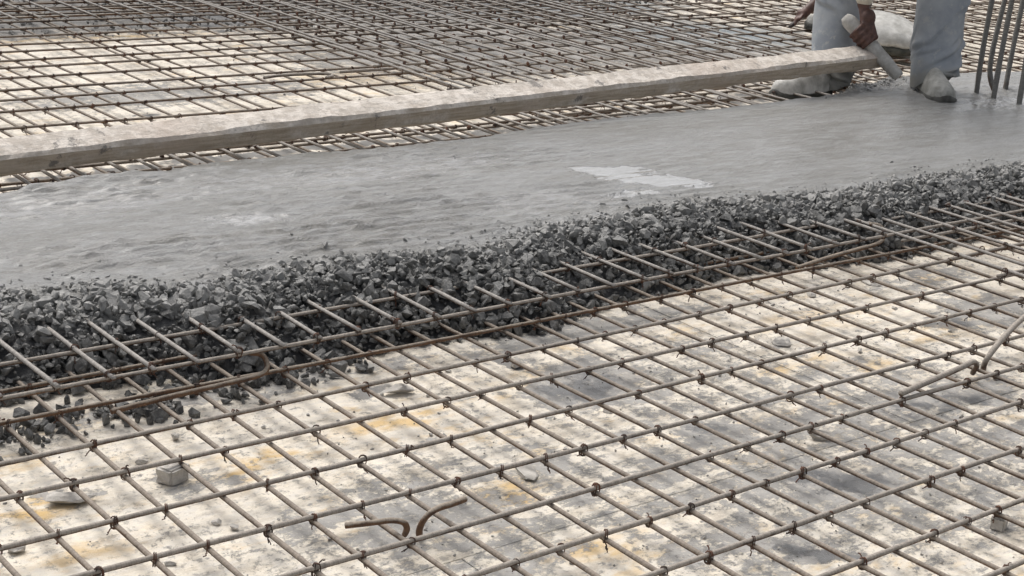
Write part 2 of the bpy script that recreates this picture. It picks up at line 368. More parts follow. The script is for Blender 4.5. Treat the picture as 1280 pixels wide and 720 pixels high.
# ------------------------------------------------------------------ fresh concrete strip
XF = [-1.2, .08, .30, .48, .66, .88, 1.23, 1.52, 1.74, 2.05, 2.32, 2.58, 2.96, 3.56, 5.0, 9]
YF = [1.38, 1.364, 1.337, 1.245, 1.275, 1.277, 1.20, 1.295, 1.285, 1.325, 1.266, 1.21, 1.23, 1.20, 1.16, 1.15]
XB = [-1.2, .38, .53, .99, 1.47, 1.98, 2.42, 3.0, 3.5, 3.95, 4.25, 4.9, 5.3, 9]
YB = [2.13, 2.15, 2.20, 2.215, 2.235, 2.23, 2.30, 2.285, 2.315, 2.34, 2.50, 2.49, 2.42, 2.38]
ZT = .128
def yfront(x): return np.interp(x, XF, YF) + .035 * (fbm(np.asarray(x) * 7, np.zeros_like(x), 3, 5) - .5)
def yback(x): return np.interp(x, XB, YB) + .05 * (fbm(np.asarray(x) * 6, np.zeros_like(x) + 9, 3, 8) - .5)
RUN = .29
def slope_z(x, y):
    """height of the harsh face under the loose stones"""
    t = np.clip((y - (yfront(x) - RUN)) / RUN, 0, 1)
    return ZT * (1 - (1 - t) ** 2.8)
gx = np.arange(-.9, 6.8, .0105); gy = np.arange(.80, 2.80, .0072)
GX, GY = np.meshgrid(gx, gy)
yf_ = yfront(gx)[None, :]; yb_ = yback(gx)[None, :]
ft = np.clip((GY - (yf_ - RUN)) / RUN, 0, 1); bt = np.clip((yb_ + .06 - GY) / .10, 0, 1)
Zg = (ZT + .012) * (1 - (1 - ft) ** 2.8) * np.minimum(1, bt ** .6) - .012
inn = np.clip((GY - yf_ + .02) / .06, 0, 1) * np.clip((yb_ - GY) / .03, 0, 1)
GS = GY + .07 * GX
rowph = 2 * math.pi * GS / .044 + 2.6 * (fbm(GX * .8, GY * 1.5, 2, 31) - .5) + 1.3 * (vnoise(GX * 4, GS * 9, 35) - .5)
ridg = (.5 + .5 * np.sin(rowph)) ** 2.2 * (.25 + 1.0 * vnoise(GX * 17, GS * 26, 33)) * np.clip(fbm(GX * 1.6, GY * 4, 2, 36) * 3 - .75, .1, 1.15) - .3
ridg2 = (fbm(GX * 9, GS * 42 + 5, 3, 37) - .5)
left = np.clip((2.7 - GX) / 1.2, 0.12, 1)
for wx, wy_, wr_ in [(*at(770, 215, .125)[:2], .16), (*at(825, 228, .125)[:2], .15)]:
    inn_w = 1 - .92 * np.exp(-(((GX - wx) / wr_) ** 2 + ((GY - wy_) / (wr_ * .5)) ** 2) ** 2); left = left * inn_w
Zg += inn * (ridg * .0098 * left + (ridg2 * .006 + (vnoise(GX * 40, GY * 55, 38) - .5) * .0055) * (.02 + .98 * np.maximum(left, .0)) + (fbm(GX * 2.1, GY * 2.7, 3, 41) - .5) * .006)
churn = np.exp(-(((GX - 4.2) / .38) ** 2 + ((GY - 2.42) / .17) ** 2)) + .6 * np.exp(-(((GX - 4.75) / .45) ** 2 + ((GY - 1.95) / .3) ** 2))
Zg += churn * ((fbm(GX * 14, GY * 14, 4, 51) - .5) * .075)
edge = np.clip(1 - np.abs(GY - yf_) / .09, 0, 1)
Zg += (edge + (1 - inn) * (ft > .1) * .8) * (fbm(GX * 26, GY * 26, 3, 61) - .55) * .02
roughness_at_edge = np.clip((GY - yf_ + .10 + .13 * (fbm(GX * 8, GY * 8, 4, 71) - .5) * 2) / .05, 0, 1)
roughness_at_edge = np.maximum(roughness_at_edge, .75 * np.clip((.62 - GX) / .4, 0, 1) * np.clip((GY - yf_ + .20) / .12, 0, 1))
roughness_at_edge *= 1 - .9 * np.clip(np.exp(-(((GX - 4.15) / .34) ** 2 + ((GY - 2.45) / .10) ** 2)) * (.4 + 1.2 * fbm(GX * 13, GY * 13, 3, 77)), 0, 1)
ny, nx = GX.shape
idx = np.arange(ny * nx).reshape(ny, nx)
Q = np.stack([idx[:-1, :-1], idx[:-1, 1:], idx[1:, 1:], idx[1:, :-1]], -1).reshape(-1, 4)
Q = Q[Zg.ravel()[Q].max(1) > -.004]
used = np.zeros(ny * nx, bool); used[Q.ravel()] = True; remap = np.cumsum(used) - 1
Vc = np.stack([GX.ravel(), GY.ravel(), Zg.ravel()], -1)[used]
conc = thing('fresh_concrete', 'wet grey concrete strip with combed screed lines and a ragged stony edge', 'concrete', (2.2, 1.75, 0))
link('concrete_surface', mesh('concrete_surface', Vc, remap[Q], [MAT['conc']], True, {'paste': roughness_at_edge.ravel()[used]}), conc)
def surf_z(x, y):
    i = int(round((x - gx[0]) / (gx[1] - gx[0]))); j = int(round((y - gy[0]) / (gy[1] - gy[0])))
    if 0 <= i < nx and 0 <= j < ny: return max(0.0, float(Zg[j, i]))
    return 0.0

# crushed stone
PHI = (1 + 5 ** .5) / 2
ICO = np.array([(-1, PHI, 0), (1, PHI, 0), (-1, -PHI, 0), (1, -PHI, 0), (0, -1, PHI), (0, 1, PHI), (0, -1, -PHI), (0, 1, -PHI), (PHI, 0, -1), (PHI, 0, 1), (-PHI, 0, -1), (-PHI, 0, 1)]) / (1 + PHI ** 2) ** .5
ICF = np.array([(0, 11, 5), (0, 5, 1), (0, 1, 7), (0, 7, 10), (0, 10, 11), (1, 5, 9), (5, 11, 4), (11, 10, 2), (10, 7, 6), (7, 1, 8), (3, 9, 4), (3, 4, 2), (3, 2, 6), (3, 6, 8), (3, 8, 9), (4, 9, 5), (2, 4, 11), (6, 2, 10), (8, 6, 7), (9, 8, 1)])
def rock_shape(rng, flat=(1, .82, .60)):
    """angular chip: hull of a few points, faces flat"""
    bm = bmesh.new()
    pts = rng.normal(size=(14, 3)); pts /= np.linalg.norm(pts, axis=1)[:, None]; pts *= rng.uniform(.8, 1.08, (14, 1)) * np.array(flat) * rng.uniform(.8, 1.2, 3)
    for p in pts: bm.verts.new(p)
    r_ = bmesh.ops.convex_hull(bm, input=bm.verts[:]); bmesh.ops.delete(bm, geom=list({g for g in r_['geom_interior'] + r_['geom_unused'] if isinstance(g, bmesh.types.BMVert)}), context='VERTS')
    bmesh.ops.triangulate(bm, faces=bm.faces[:]); bm.verts.index_update()
    V = np.array([v.co for v in bm.verts]); F = np.array([[v.index for v in f.verts] for f in bm.faces]); bm.free(); return V, F
def rand_rot(rng, n):
    q = rng.normal(size=(n, 4)); q /= np.linalg.norm(q, axis=1)[:, None]; a, b, c, d = q.T
    return np.stack([np.stack([1 - 2 * (c * c + d * d), 2 * (b * c - a * d), 2 * (b * d + a * c)], -1),
                     np.stack([2 * (b * c + a * d), 1 - 2 * (b * b + d * d), 2 * (c * d - a * b)], -1),
                     np.stack([2 * (b * d - a * c), 2 * (c * d + a * b), 1 - 2 * (b * b + c * c)], -1)], 1)
SHAPES = [rock_shape(RNG) for _ in range(24)]
def stone_soup(name, P, r, shade, coat, mat, parent=None):
    n = len(P); Rm = rand_rot(RNG, n); ch = RNG.integers(0, 24, n); VV = []; FF = []; S_ = []; C_ = []; b = 0
    for k in range(24):
        i = np.where(ch == k)[0]; v, f = SHAPES[k]; m = len(v)
        if not len(i): continue
        VV.append((np.einsum('nij,nkj->nki', Rm[i], v[None] * r[i][:, None, None]) + P[i][:, None, :]).reshape(-1, 3))
        FF.append((f[None] + (np.arange(len(i)) * m)[:, None, None]).reshape(-1, 3) + b); b += len(i) * m
        S_.append(np.repeat(shade[i], m)); C_.append(np.repeat(coat[i], m))
    o = link(name, mesh(name, np.concatenate(VV), np.concatenate(FF), [mat], False, {'shade': np.concatenate(S_), 'coat': np.concatenate(C_)}), parent)
    o['kind'] = 'stuff'; return o
NS = 17500
sx_ = RNG.uniform(-.75, 6.2, NS); ss = RNG.uniform(-.04, 1.05, NS)
keep = (sx_ < 4.2) | (RNG.random(NS) < .6); sx_ = sx_[keep]; ss = ss[keep]; NS = len(sx_)
sy_ = yfront(sx_) - RUN + ss * RUN
rr = np.clip(RNG.lognormal(math.log(.0112), .42, NS), .0055, .025)
lumpy = (fbm(sx_ * 9, sy_ * 9, 3, 81) - .5)
sz_ = slope_z(sx_, sy_) + .004 + RNG.uniform(-.018, .010, NS) + lumpy * .055 * np.clip(1.1 - ss, 0, 1)
top = ss > .93
mid = (ss > .55) & (ss <= .93); sz_[mid] -= .010 * fbm(sx_[mid] * 7, sy_[mid] * 7, 3, 83)
sz_[top] = ZT - .001 + RNG.uniform(-.008, .003, top.sum()); rr[top] *= .8
thin = top & (RNG.random(NS) < (ss - .93) / .17 * 1.0 + .15)
lone = ss < .04
thin |= lone & (RNG.random(NS) < .55); sz_[lone & ~thin] = rr[lone & ~thin] * .55
sel = ~thin; sx_, sy_, sz_, rr, ss = (a[sel] for a in (sx_, sy_, sz_, rr, ss)); NS = len(sx_)
# strays on the cream just behind the edge
NE = 900 + 420 + 900
ex = RNG.uniform(-.6, 5.2, 900); ey = yfront(ex) + np.abs(RNG.normal(0, .055, 900)) + .005
er = RNG.uniform(.004, .013, 900)
fxx = RNG.normal(4.2, .22, 420); fyy = RNG.normal(2.43, .055, 420); ex = np.r_[ex, fxx]; ey = np.r_[ey, fyy]; er = np.r_[er, RNG.uniform(.005, .016, 420)]
qx = RNG.uniform(-.2, 4.2, 900); ex = np.r_[ex, qx]; ey = np.r_[ey, yback(qx) + RNG.normal(.05, .035, 900)]; er = np.r_[er, RNG.uniform(.004, .012, 900)]; ez = np.array([surf_z(a, b) for a, b in zip(ex, ey)]) - er * .38
coat = np.clip((ss - .40) / .5, 0, 1) * .85 + .10 + np.clip((.75 - sx_) / .5, 0, 1) * .65 * np.clip(ss * 1.6, 0, 1)
coat = np.clip(coat + .35 * np.clip((sx_ - 1.9) / 1.6, 0, 1) * np.clip(ss * 1.5, 0, 1) + RNG.normal(0, .18, NS), 0, 1)
P_ = np.stack([np.r_[sx_, ex], np.r_[sy_, ey], np.r_[sz_, ez]], -1); r_ = np.r_[rr, er]; coat = np.r_[coat, RNG.uniform(.45, 1, NE)]
shade = RNG.random(len(P_)) ** 1.3
pr = np.array([proj(p) for p in P_]); inframe = (pr[:, 0] > 5) & (pr[:, 0] < 1275) & (pr[:, 1] > 5) & (pr[:, 1] < 715)
proud = P_[:, 2] - np.array([float(slope_z(np.array(a), np.array(b))) for a, b in P_[:, :2]])
score = np.where(inframe & (proud > .004), r_ / pr[:, 2], 0); big = np.argsort(-score)[:300]
stone_meshes = []
for k in range(24):
    sv, sf = SHAPES[k]; stone_meshes.append(mesh('crushed_stone', sv, sf, [MAT['stone']], False, {'shade': np.full(len(sv), (k % 8) / 8.0), 'coat': np.full(len(sv), .1 + .55 * (k // 8) / 2)}))
RM = rand_rot(RNG, 300); base_off = Vector(conc.location)
for k, i in enumerate(big):
    ci = min(2, int(coat[i] * 3)); me = stone_meshes[ci * 8 + k % 8]
    o = bpy.data.objects.new('crushed_stone', me); COL.objects.link(o); o.parent = conc
    m = Matrix(RM[k].tolist()).to_4x4() @ Matrix.Scale(float(r_[i]) * 1.05, 4)
    m.translation = Vector(P_[i].tolist()) - base_off; o.matrix_local = m
rest = np.ones(len(P_), bool); rest[big] = False
# finer chips between the stones
NF = 9000; fx_ = RNG.uniform(-.75, 5.6, NF); fs_ = RNG.uniform(0, 1.02, NF); fy_ = yfront(fx_) - RUN + fs_ * RUN; fr_ = RNG.uniform(.004, .009, NF)
fz_ = slope_z(fx_, fy_) + RNG.uniform(-.004, .007, NF); P_ = np.concatenate([P_, np.stack([fx_, fy_, fz_], -1)]); r_ = np.r_[r_, fr_]; shade = np.r_[shade, RNG.random(NF) ** 1.5]
gxx = RNG.uniform(-.7, .75, 520); gyy = np.interp(gxx, [-.7, .1, .75], [.90, .93, .97]) + RNG.normal(0, .045, 520); grr = np.clip(RNG.lognormal(math.log(.011), .4, 520), .006, .024)
P_ = np.concatenate([P_, np.stack([gxx, gyy, grr * .5], -1)]); r_ = np.r_[r_, grr]; shade = np.r_[shade, RNG.random(520)]
NF += 520; fs_ = np.r_[fs_, np.zeros(520)]
coat = np.r_[coat, np.clip((fs_ - .4) / .5, 0, 1) * .8]; rest = np.r_[rest, np.ones(NF, bool)]
stone_soup('loose_aggregate', P_[rest], r_[rest], shade[rest], coat[rest], MAT['stone'], conc)

# ------------------------------------------------------------------ reinforcement
RB = .0048
def bar_mesh(name, P, rad, sides=8, mat='bar', seed=0):
    P = np.asarray(P, float); n = len(P)
    s = np.r_[0, np.cumsum(np.linalg.norm(np.diff(P, axis=0), axis=1))]
    rr_ = rad * (1 + .16 * (vnoise(s * 21 + seed, np.full(n, seed * 1.7), 3) - .5) + .30 * np.clip(vnoise(s * 9 + seed * 3, np.full(n, seed * .7), 5) - .80, 0, 1))
    V, F, L = tube(P, rr_, sides)
    return mesh(name, V, F, [MAT[mat]], True, {'len': L})
def straight(axis, c, lo, hi, z, slope=0.0, c0=0.0, step=.035, wob=.003, seed=0):
    s = np.arange(lo, hi + step, step)
    off = c + slope * (s - c0) + wob * 2 * (fbm(s * 1.1 + seed * 3.3, np.full(len(s), seed * 5.1), 2, 9) - .5)
    zz = z + .0022 * (fbm(s * 1.6 + seed * 2.1, np.full(len(s), seed * 1.9), 2, 19) - .5) * 2
    return np.stack([s, off, zz], -1) if axis == 'x' else np.stack([off, s, zz], -1)
ZX, ZY = .0415, .0323          # lower mat: long bars over cross bars
rows = {-2: (-.3038, .0069), -1: (-.1454, -.0020), 0: (-.0031, .0064), 1: (.1467, -.0018), 2: (.3006, -.0125), 3: (.4497, .0013), 4: (.6100, -.0044), 5: (.7451, .0090), 6: (.9000, -.004)}
cols = {-2: (-.1909, 0), -1: (-.0959, .0035), 0: (-.0013, .0157), 1: (.1063, .0111), 2: (.1944, .0123), 3: (.2901, .0094), 4: (.3912, 0), 5: (.4924, .0098), 6: (.5931, .0154), 7: (.6990, .0161), 8: (.7915, -.0049), 9: (.8924, -.017),
        10: (.9822, -.025), 11: (1.0864, -.0223), 12: (1.1861, -.0215), 13: (1.2740, -.028), 14: (1.3696, -.028), 15: (1.4649, -.0245), 16: (1.5758, -.0022), 17: (1.6830, .008), 18: (1.8037, -.0141), 19: (1.9129, -.02), 20: (2.0159, 0), 21: (2.1445, 0)}
far_rows = [3.339, 3.505, 3.662, 3.859, 4.035, 4.171, 4.334]
for k in range(-6, -2): rows[k] = (k * .15 + random.uniform(-.008, .008), 0)
yy = 1.05; k = 7
while yy < 3.2: rows[k] = (yy, random.uniform(-.004, .004)); yy += .158 + random.uniform(-.01, .01); k += 1
for y in far_rows: rows[k] = (y - .01, .012); k += 1
yy = 4.49
while yy < 6.6: rows[k] = (yy, random.uniform(-.004, .006)); yy += .16 + random.uniform(-.014, .014); k += 1
for k in range(-8, -2): cols[k] = (k * .098 + random.uniform(-.01, .01), random.uniform(-.01, .01))
xx = 2.245; k = 22
while xx < 9.6: cols[k] = (xx, random.uniform(-.010, .010)); xx += .106 + random.uniform(-.014, .014); k += 1

tie_nodes = {}          # mat object -> list of (x, y, z of the joint)
def tie_variant(k):
    rng = random.Random(100 + k); parts = []
    wr = .0012
    for s in ((1, 1), (1.0, -1.0))[: 1 + (k % 3 == 0)]:
        d = np.array([s[0], s[1], 0.0]) / 2 ** .5
        pts = []
        for j in range(13):
            a = 2 * math.pi * j / 12
            ca, sa = math.cos(a), math.sin(a)
            pts.append(d * .0082 * math.copysign(abs(ca) ** .7, ca) + np.array([0, 0, .0135 * math.copysign(abs(sa) ** .7, sa)]) + np.array([-d[1], d[0], 0]) * .002 * ca * s[1])
        parts.append(tube(pts, wr, 5, False))
        pts2 = [p * 1.02 + np.array([-d[1], d[0], 0]) * .0036 for p in pts]
        parts.append(tube(pts2, wr, 5, False))
    az = rng.uniform(0, 6.28); tl = rng.uniform(.006, .022); up = rng.choice((1, -1, -1, -1))
    p0 = np.array([.006 * math.cos(az), .006 * math.sin(az), .013 * up])
    h = []
    for j in range(7):
        u = j / 6; b = rng.uniform(-.0012, .0012)
        h.append(p0 + np.array([math.cos(az) * u * tl * .55 + b, math.sin(az) * u * tl * .55 - b, up * (u * tl * .65) - (.010 * u * u if up > 0 else 0)]))
    parts.append(tube(h, wr * 1.15, 5, True))
    if k % 2:
        h2 = [p + np.array([.0035 * j / 6 * rng.choice((1, -1)), .004 * j / 6, -.003 * j / 6]) for j, p in enumerate(h)]
        parts.append(tube(h2, wr, 5, True))
    V, F, L = join(parts); return mesh('tie_wire', V, F, [MAT['wire']], True)
TIES = [tie_variant(k) for k in range(8)]
def hidden(x, y, z):
    return float(yfront(np.array(x))) - RUN + .02 < y < float(yback(np.array(x))) + .03 and z < surf_z(x, y) + .004
def put_ties(mat_obj, nodes, cap, skip=.22):
    cand = []
    for n in nodes:
        if hidden(*n): continue
        u, v, dp = proj(n)
        cand.append((dp if (-20 < u < 1300 and -20 < v < 740) else 99 + dp, n))
    cand.sort(key=lambda c: c[0])
    near = [c for c in cand if c[0] < 99][:cap]; restn = [c[1] for c in cand[len(near):] if c[0] < 99 + 12]
    off = Vector(mat_obj.location)
    for dp, n in near:
        if random.random() < skip: continue
        o = bpy.data.objects.new('tie_wire', random.choice(TIES)); COL.objects.link(o); o.parent = mat_obj
        o.location = Vector(n) - off; o.rotation_euler = (random.uniform(-.15, .15), random.uniform(-.15, .15), random.choice((0, math.pi / 2, math.pi, -math.pi / 2)) + random.uniform(-.2, .2))
        s = random.uniform(.70, .92); o.scale = (s, s, s * .98)
    if restn:
        n = len(restn); P = np.array(restn); base = ICO * np.array([.0078, .0078, .0098])
        V = base[None] * RNG.uniform(.75, 1.35, (n, 12, 1)) + P[:, None, :] + np.array([0, 0, .001])
        F = (ICF[None] + (np.arange(n) * 12)[:, None, None]).reshape(-1, 3)
        o = link('tie_wires', mesh('tie_wires', V.reshape(-1, 3), F, [MAT['wire']], False), mat_obj); o['kind'] = 'stuff'

low = thing('rebar_mat', 'lower mat of thin rusty rebar tied in a grid just above the pale deck', 'rebar mat', (2.5, 1.5, 0))
sd_ = 1
for k, (a, b) in rows.items():
    if k == 6 or k == 5: pass
    y_mid = a
    P = straight('x', a, -1.1, 9.6, ZX, b, 0, .05 if a < 2.6 else .12, .0032 if a < 1 else .006, sd_)
    link('rebar', bar_mesh('rebar', P, RB, 8 if a < 1.2 else 6, 'bar_rust' if k in (6, 7) else ('bar' if a < 2 else 'bar_cross'), sd_), low); sd_ += 1
for k, (a, b) in cols.items():
    P = straight('y', a, -1.0, 6.7, ZY, b, .45, .05 if a < 3 else .12, .0032 if a < 2.4 else .007, sd_)
    link('rebar', bar_mesh('rebar', P, RB * .97, 8 if a < 2.4 else 6, 'bar_cross', sd_), low); sd_ += 1
nodes = [(ca + cb * (ra + rb * ca - .45), ra + rb * ca, (ZX + ZY) / 2) for ca, cb in cols.values() for ra, rb in rows.values()]
put_ties(low, nodes, 300)

def top_mat(label, xs, ys, xr, yr, zx, zy, cap, ragged=.02, matx='bar', maty='bar_top', loc=(0, 0, 0), rad=RB):
    global sd_
    t = thing('rebar_mat', label, 'rebar mat', loc)
    for y in ys:
        P = straight('x', y, xr[0] + random.uniform(-ragged, ragged), xr[1] + random.uniform(-ragged, ragged), zx, random.uniform(-.006, .006), sum(xr) / 2, .06, .006, sd_)
        link('rebar', bar_mesh('rebar', P, rad, 8, matx, sd_), t); sd_ += 1
    for x in xs:
        P = straight('y', x, yr[0] + random.uniform(-ragged, ragged), yr[1] + random.uniform(-ragged, ragged), zy, random.uniform(-.02, .02), yr[0], .06, .005, sd_)
        link('rebar', bar_mesh('rebar', P, rad, 8, maty, sd_), t); sd_ += 1
    put_ties(t, [(x, y, (zx + zy) / 2) for x in xs for y in ys], cap, .12)
    return t
bx_ = [-.55, -.44, -.33, -.22, -.11, -.002, .106, .195, .289, .387, .483, .574, .676, .778]
while bx_[-1] < 2.34: bx_.append(bx_[-1] + .102 + random.uniform(-.012, .012))
top_mat('upper rebar mat sinking into the stony concrete edge, cross bars ending on one bar', bx_, [.902, 1.058, 1.23, 1.40, 1.57, 1.74, 1.91, 2.08, 2.25, 2.41, 2.56], (-1.0, 3.3), (.885, 2.66), .0925, .1018, 60, .008, 'bar', 'bar_top', (.9, 1.7, 0))
cx_ = [2.485]
while cx_[-1] < 4.6: cx_.append(cx_[-1] + .105 + random.uniform(-.012, .012))
ys_ = [-.45]
while ys_[-1] < 6.4: ys_.append(ys_[-1] + .165 + random.uniform(-.015, .015))
top_mat('raised dense rebar mat running across the pour, doubled over the lower grid beyond the timber', cx_, ys_, (2.46, 4.72), (-.6, 6.5), .088, .0973, 80, .02, 'bar', 'bar_top', (3.5, 3, 0))
dx_ = [.2]
while dx_[-1] < 2.32: dx_.append(dx_[-1] + .115 + random.uniform(-.014, .014))
top_mat('far raised rebar mat with pale cross bars over dark wet rubble', dx_, [4.80, 4.97, 5.13, 5.30, 5.47, 5.63, 5.8, 5.98, 6.15], (.1, 2.44), (4.72, 6.3), .094, .1033, 40, .03, 'bar_rust', 'bar_top', (1.3, 5.5, 0))

# hooked and loose bars
def loose_bar(name, pts, rad, label, cat='rebar', group=None, mat='bar', smooth_it=3):
    P = np.array(pts, float)
    for _ in range(smooth_it):
        Q_ = [P[0]]
        for a, b in zip(P[:-1], P[1:]): Q_ += [a * .75 + b * .25, a * .25 + b * .75]
        Q_.append(P[-1]); P = np.array(Q_)
    sd2 = random.randint(1, 99)
    o = link(name, bar_mesh(name, P - P[0], rad, 8, mat, sd2)); o.location = P[0]; tag(o, label, cat, group); return o
A = lambda px, py, z: at(px, py, z)
loose_bar('hooked_rebar', [A(432, 657, .040), A(470, 653, .054), A(488, 650, .057), A(505, 652, .055), A(509, 659, .040), A(508, 664, .022), A(506, 668, .006)], .0054, 'short rusty bar hooked down at one end, facing a second hook on the deck', mat='bar_rust')
loose_bar('hooked_rebar', [A(524, 668, .006), A(524, 662, .022), A(528, 652, .042), A(537, 641, .057), A(550, 634, .060), A(565, 630, .057), A(581, 624, .050)], .0057, 'thicker bent bar end curving up from the deck beside a shorter hook', mat='bar_rust')
loose_bar('hooked_rebar', [A(1126, 492, .057), A(1165, 475, .062), A(1205, 458, .066), A(1217, 451, .066), A(1222, 456, .048), A(1218, 462, .03), A(1216, 466, .012)], .0066, 'loose cement dusted bar with hooked end laid over the mesh beside a bent bar')
loose_bar('bent_rebar', [A(1229, 463, .012), A(1230, 455, .035), A(1237, 443, .060), A(1252, 424, .075), A(1280, 395, .085), A(1318, 372, .09)], .0068, 'pale bent bar rising from the mesh next to a hooked bar end')
hx = lambda x, y, z: np.array([x, y, z])
loose_bar('hooked_rebar', [hx(.10, .878, .034), hx(.2, .879, .040), hx(.36, .88, .045), hx(.435, .884, .046), hx(.452, .890, .058), hx(.448, .905, .082), hx(.42, .912, .088)], .0058, 'orange rusty bar with hooked end turned up beside the stones at the pour edge', mat='bar_rust')
loose_bar('hooked_rebar', [hx(2.12, .925, .036), hx(2.25, .935, .044), hx(2.40, .945, .048), hx(2.50, .95, .05), hx(2.535, .96, .065), hx(2.53, .975, .095), hx(2.49, .985, .10)], .0062, 'rust red bar with hooked end turned up where the raised mat starts', mat='bar_rust')
q0 = at(350, 94, .052); q1 = at(412, 91, .054)
loose_bar('hooked_rebar', [at(330, 97, .052), q0, at(390, 92, .054), at(412, 92, .056), at(417, 95, .05), at(408, 97, .052)], .0066, 'short hooked bar lying on the mesh beyond the timber')
loose_bar('bent_rebar', [at(425, 90, .054), at(455, 88, .055), at(490, 86, .056), at(497, 84, .07)], .0066, 'short straight bar lying on the mesh beyond the timber with a turned up tip')

# vertical starter bars
def starter(pts, label):
    """pts: (px, py) from the foot up; the foot stands in the concrete"""
    b = at(pts[0][0], pts[0][1], .115); dp = depth(b)
    P = [b - np.array([0, 0, .09])] + [b] + [atd(px, py, dp) for px, py in pts[1:]]
    up = (P[-1] - P[-2]); up /= np.linalg.norm(up); P.append(P[-1] + up * .55)
    o = loose_bar('starter_bar', P, .0112, label, 'starter bar', 'starter bars standing in the fresh concrete', 'starter', 2); return o
starter([(1220, 121), (1226, 75), (1240, 0)], 'upright starter bar standing clear of the others, closest to the worker')
starter([(1245, 118), (1237, 98), (1238, 72), (1256, 0)], 'upright starter bar kinked near its foot')
starter([(1241, 128), (1250, 75), (1265, 0)], 'straight upright starter bar crossing the foot of the kinked one')
starter([(1256, 115), (1264, 70), (1279, 0)], 'straight upright starter bar standing behind the crossing pair')
starter([(1273, 135), (1281, 85), (1296, 0)], 'upright starter bar farthest from the worker, set forward in the wet concrete')

# ------------------------------------------------------------------ debris on the deck
def lump(px, py, r, flat, label, group=None, name='concrete_lump', seed=1, z=0.0, blocky=False, mat='lump'):
    rng = np.random.default_rng(seed); c = at(px, py, z)
    if not blocky: r *= .78; flat = (flat[0], flat[1], flat[2] * .85)
    bm = bmesh.new()
    if blocky:
        bmesh.ops.create_cube(bm, size=1.5); bmesh.ops.bevel(bm, geom=bm.edges[:], offset=.16, segments=2, affect='EDGES')
        bmesh.ops.subdivide_edges(bm, edges=bm.edges[:], cuts=2, use_grid_fill=True)
    else: bmesh.ops.create_icosphere(bm, subdivisions=3, radius=1)
    pl = [(rng.normal(size=3), rng.uniform(.42, .72)) for _ in range(10)]
    for v in bm.verts:
        p = np.array(v.co)
        if not blocky:
            for n, d in pl:
                n = n / np.linalg.norm(n); s = p @ n
                if s > d: p = p - (s - d) * n
        nn = mnoise.noise(Vector(p * 2.1) + Vector((seed, 0, 0))) * .16 + mnoise.noise(Vector(p * 6) + Vector((0, seed, 0))) * (.05 if blocky else .13)
        p = p * (1 + nn); v.co = Vector((p[0] * r * flat[0], p[1] * r * flat[1], p[2] * r * flat[2]))
    zmin = min(v.co.z for v in bm.verts)
    for v in bm.verts: v.co.z = max(v.co.z - zmin - .12 * r * flat[2], -.0)
    me = bpy.data.meshes.new(name); bm.to_mesh(me); bm.free(); me.materials.append(MAT[mat])
    for p in me.polygons: p.use_smooth = not blocky and False
    o = link(name, me, loc=(c[0], c[1], z)); o.rotation_euler.z = rng.uniform(0, 6.28) if not blocky else .35
    return tag(o, label, 'lump', group)
tag(lump(216, 601, .026, (1.35, .95, .85), '', None, 'spacer_block', 3, 0, True), 'grey mortar spacer block on the white deck, crossed by a mesh bar', 'spacer block')
tag(lump(1248, 660, .020, (1.15, .85, .9), '', None, 'spacer_block', 5, 0, True), 'small squared mortar spacer block tucked under a long bar', 'spacer block')
lump(84, 627, .040, (1.5, .8, .45), 'dark flat crumbling heap of concrete on the white deck near the spacer block', None, seed=8)
lump(178, 580, .014, (1.2, 1, .8), 'small rounded concrete lump touching a bar just behind the mortar spacer block', None, seed=9)
lump(219, 550, .015, (1, 1, .9), 'small grey square-sided concrete lump alone on the white deck', None, seed=10)
lump(1023, 549, .028, (1.5, .9, .55), 'white topped concrete lump beside a dark wet smear', None, seed=12)
lump(497, 492, .032, (1.6, .9, .6), 'pale pointed concrete lump beside a dark wet stain', None, seed=13)
lump(655, 590, .036, (1.7, .8, .28), 'flat grey cake of set mortar under a long bar', None, seed=14)
lump(645, 459, .024, (1.2, .9, .8), 'brown lump of concrete in the wet grey slick', None, seed=15)
lump(1085, 352, .038, (1.7, .8, .5), 'pale flat lump of concrete near the hooked bar at the raised mat', None, seed=16)
lump(978, 430, .034, (1.8, .9, .35), 'grey flat slab of set mortar lying between two long bars', None, seed=17)
lump(1118, 386, .014, (1.2, 1, .7), 'small dark stone lying on clean white deck', None, seed=18, mat='stone' if False else 'lump')
lump(1014, 370, .024, (1.6, .9, .5), 'brownish thin lump on the deck below the pour edge', None, seed=19)
lump(790, 390, .022, (1.3, .9, .9), 'yellowish square lump wedged under the long bar at the pour edge', None, seed=20)
for k, (px, py, r) in enumerate([(270, 655, .012), (292, 662, .012), (213, 706, .010), (24, 690, .018), (330, 535, .008), (560, 465, .009), (1245, 475, .010), (1170, 640, .009), (1075, 440, .012), (1190, 470, .012), (760, 515, .013), (735, 530, .012)]):
    lump(px, py, r, (1.3, 1, .7), 'small broken grey chip lying on the pale deck under the mesh', 'small chips on the deck', 'concrete_chip', 40 + k)
# countless crumbs
nc = 5200
cxr = np.r_[RNG.uniform(-.5, 3.6, nc // 2), RNG.uniform(.3, 7.5, nc // 2)]; cyr = np.r_[RNG.uniform(-.6, 1.0, nc // 2), RNG.uniform(2.35, 6.2, nc // 2)]
clump = fbm(cxr * 4, cyr * 4, 3, 91); kp = RNG.random(nc) < np.clip((clump - .36) * 3.2, .12, 1); cxr, cyr = cxr[kp], cyr[kp]; nc = len(cxr)
crr = np.clip(RNG.lognormal(math.log(.0024), .5, nc), .001, .009)
stone_soup('cement_crumbs', np.stack([cxr, cyr, crr * .35], -1), crr, RNG.random(nc), RNG.random(nc) * .6, MAT['crumb'])['label'] = 'scattered crumbs of cement and grit on the deck'
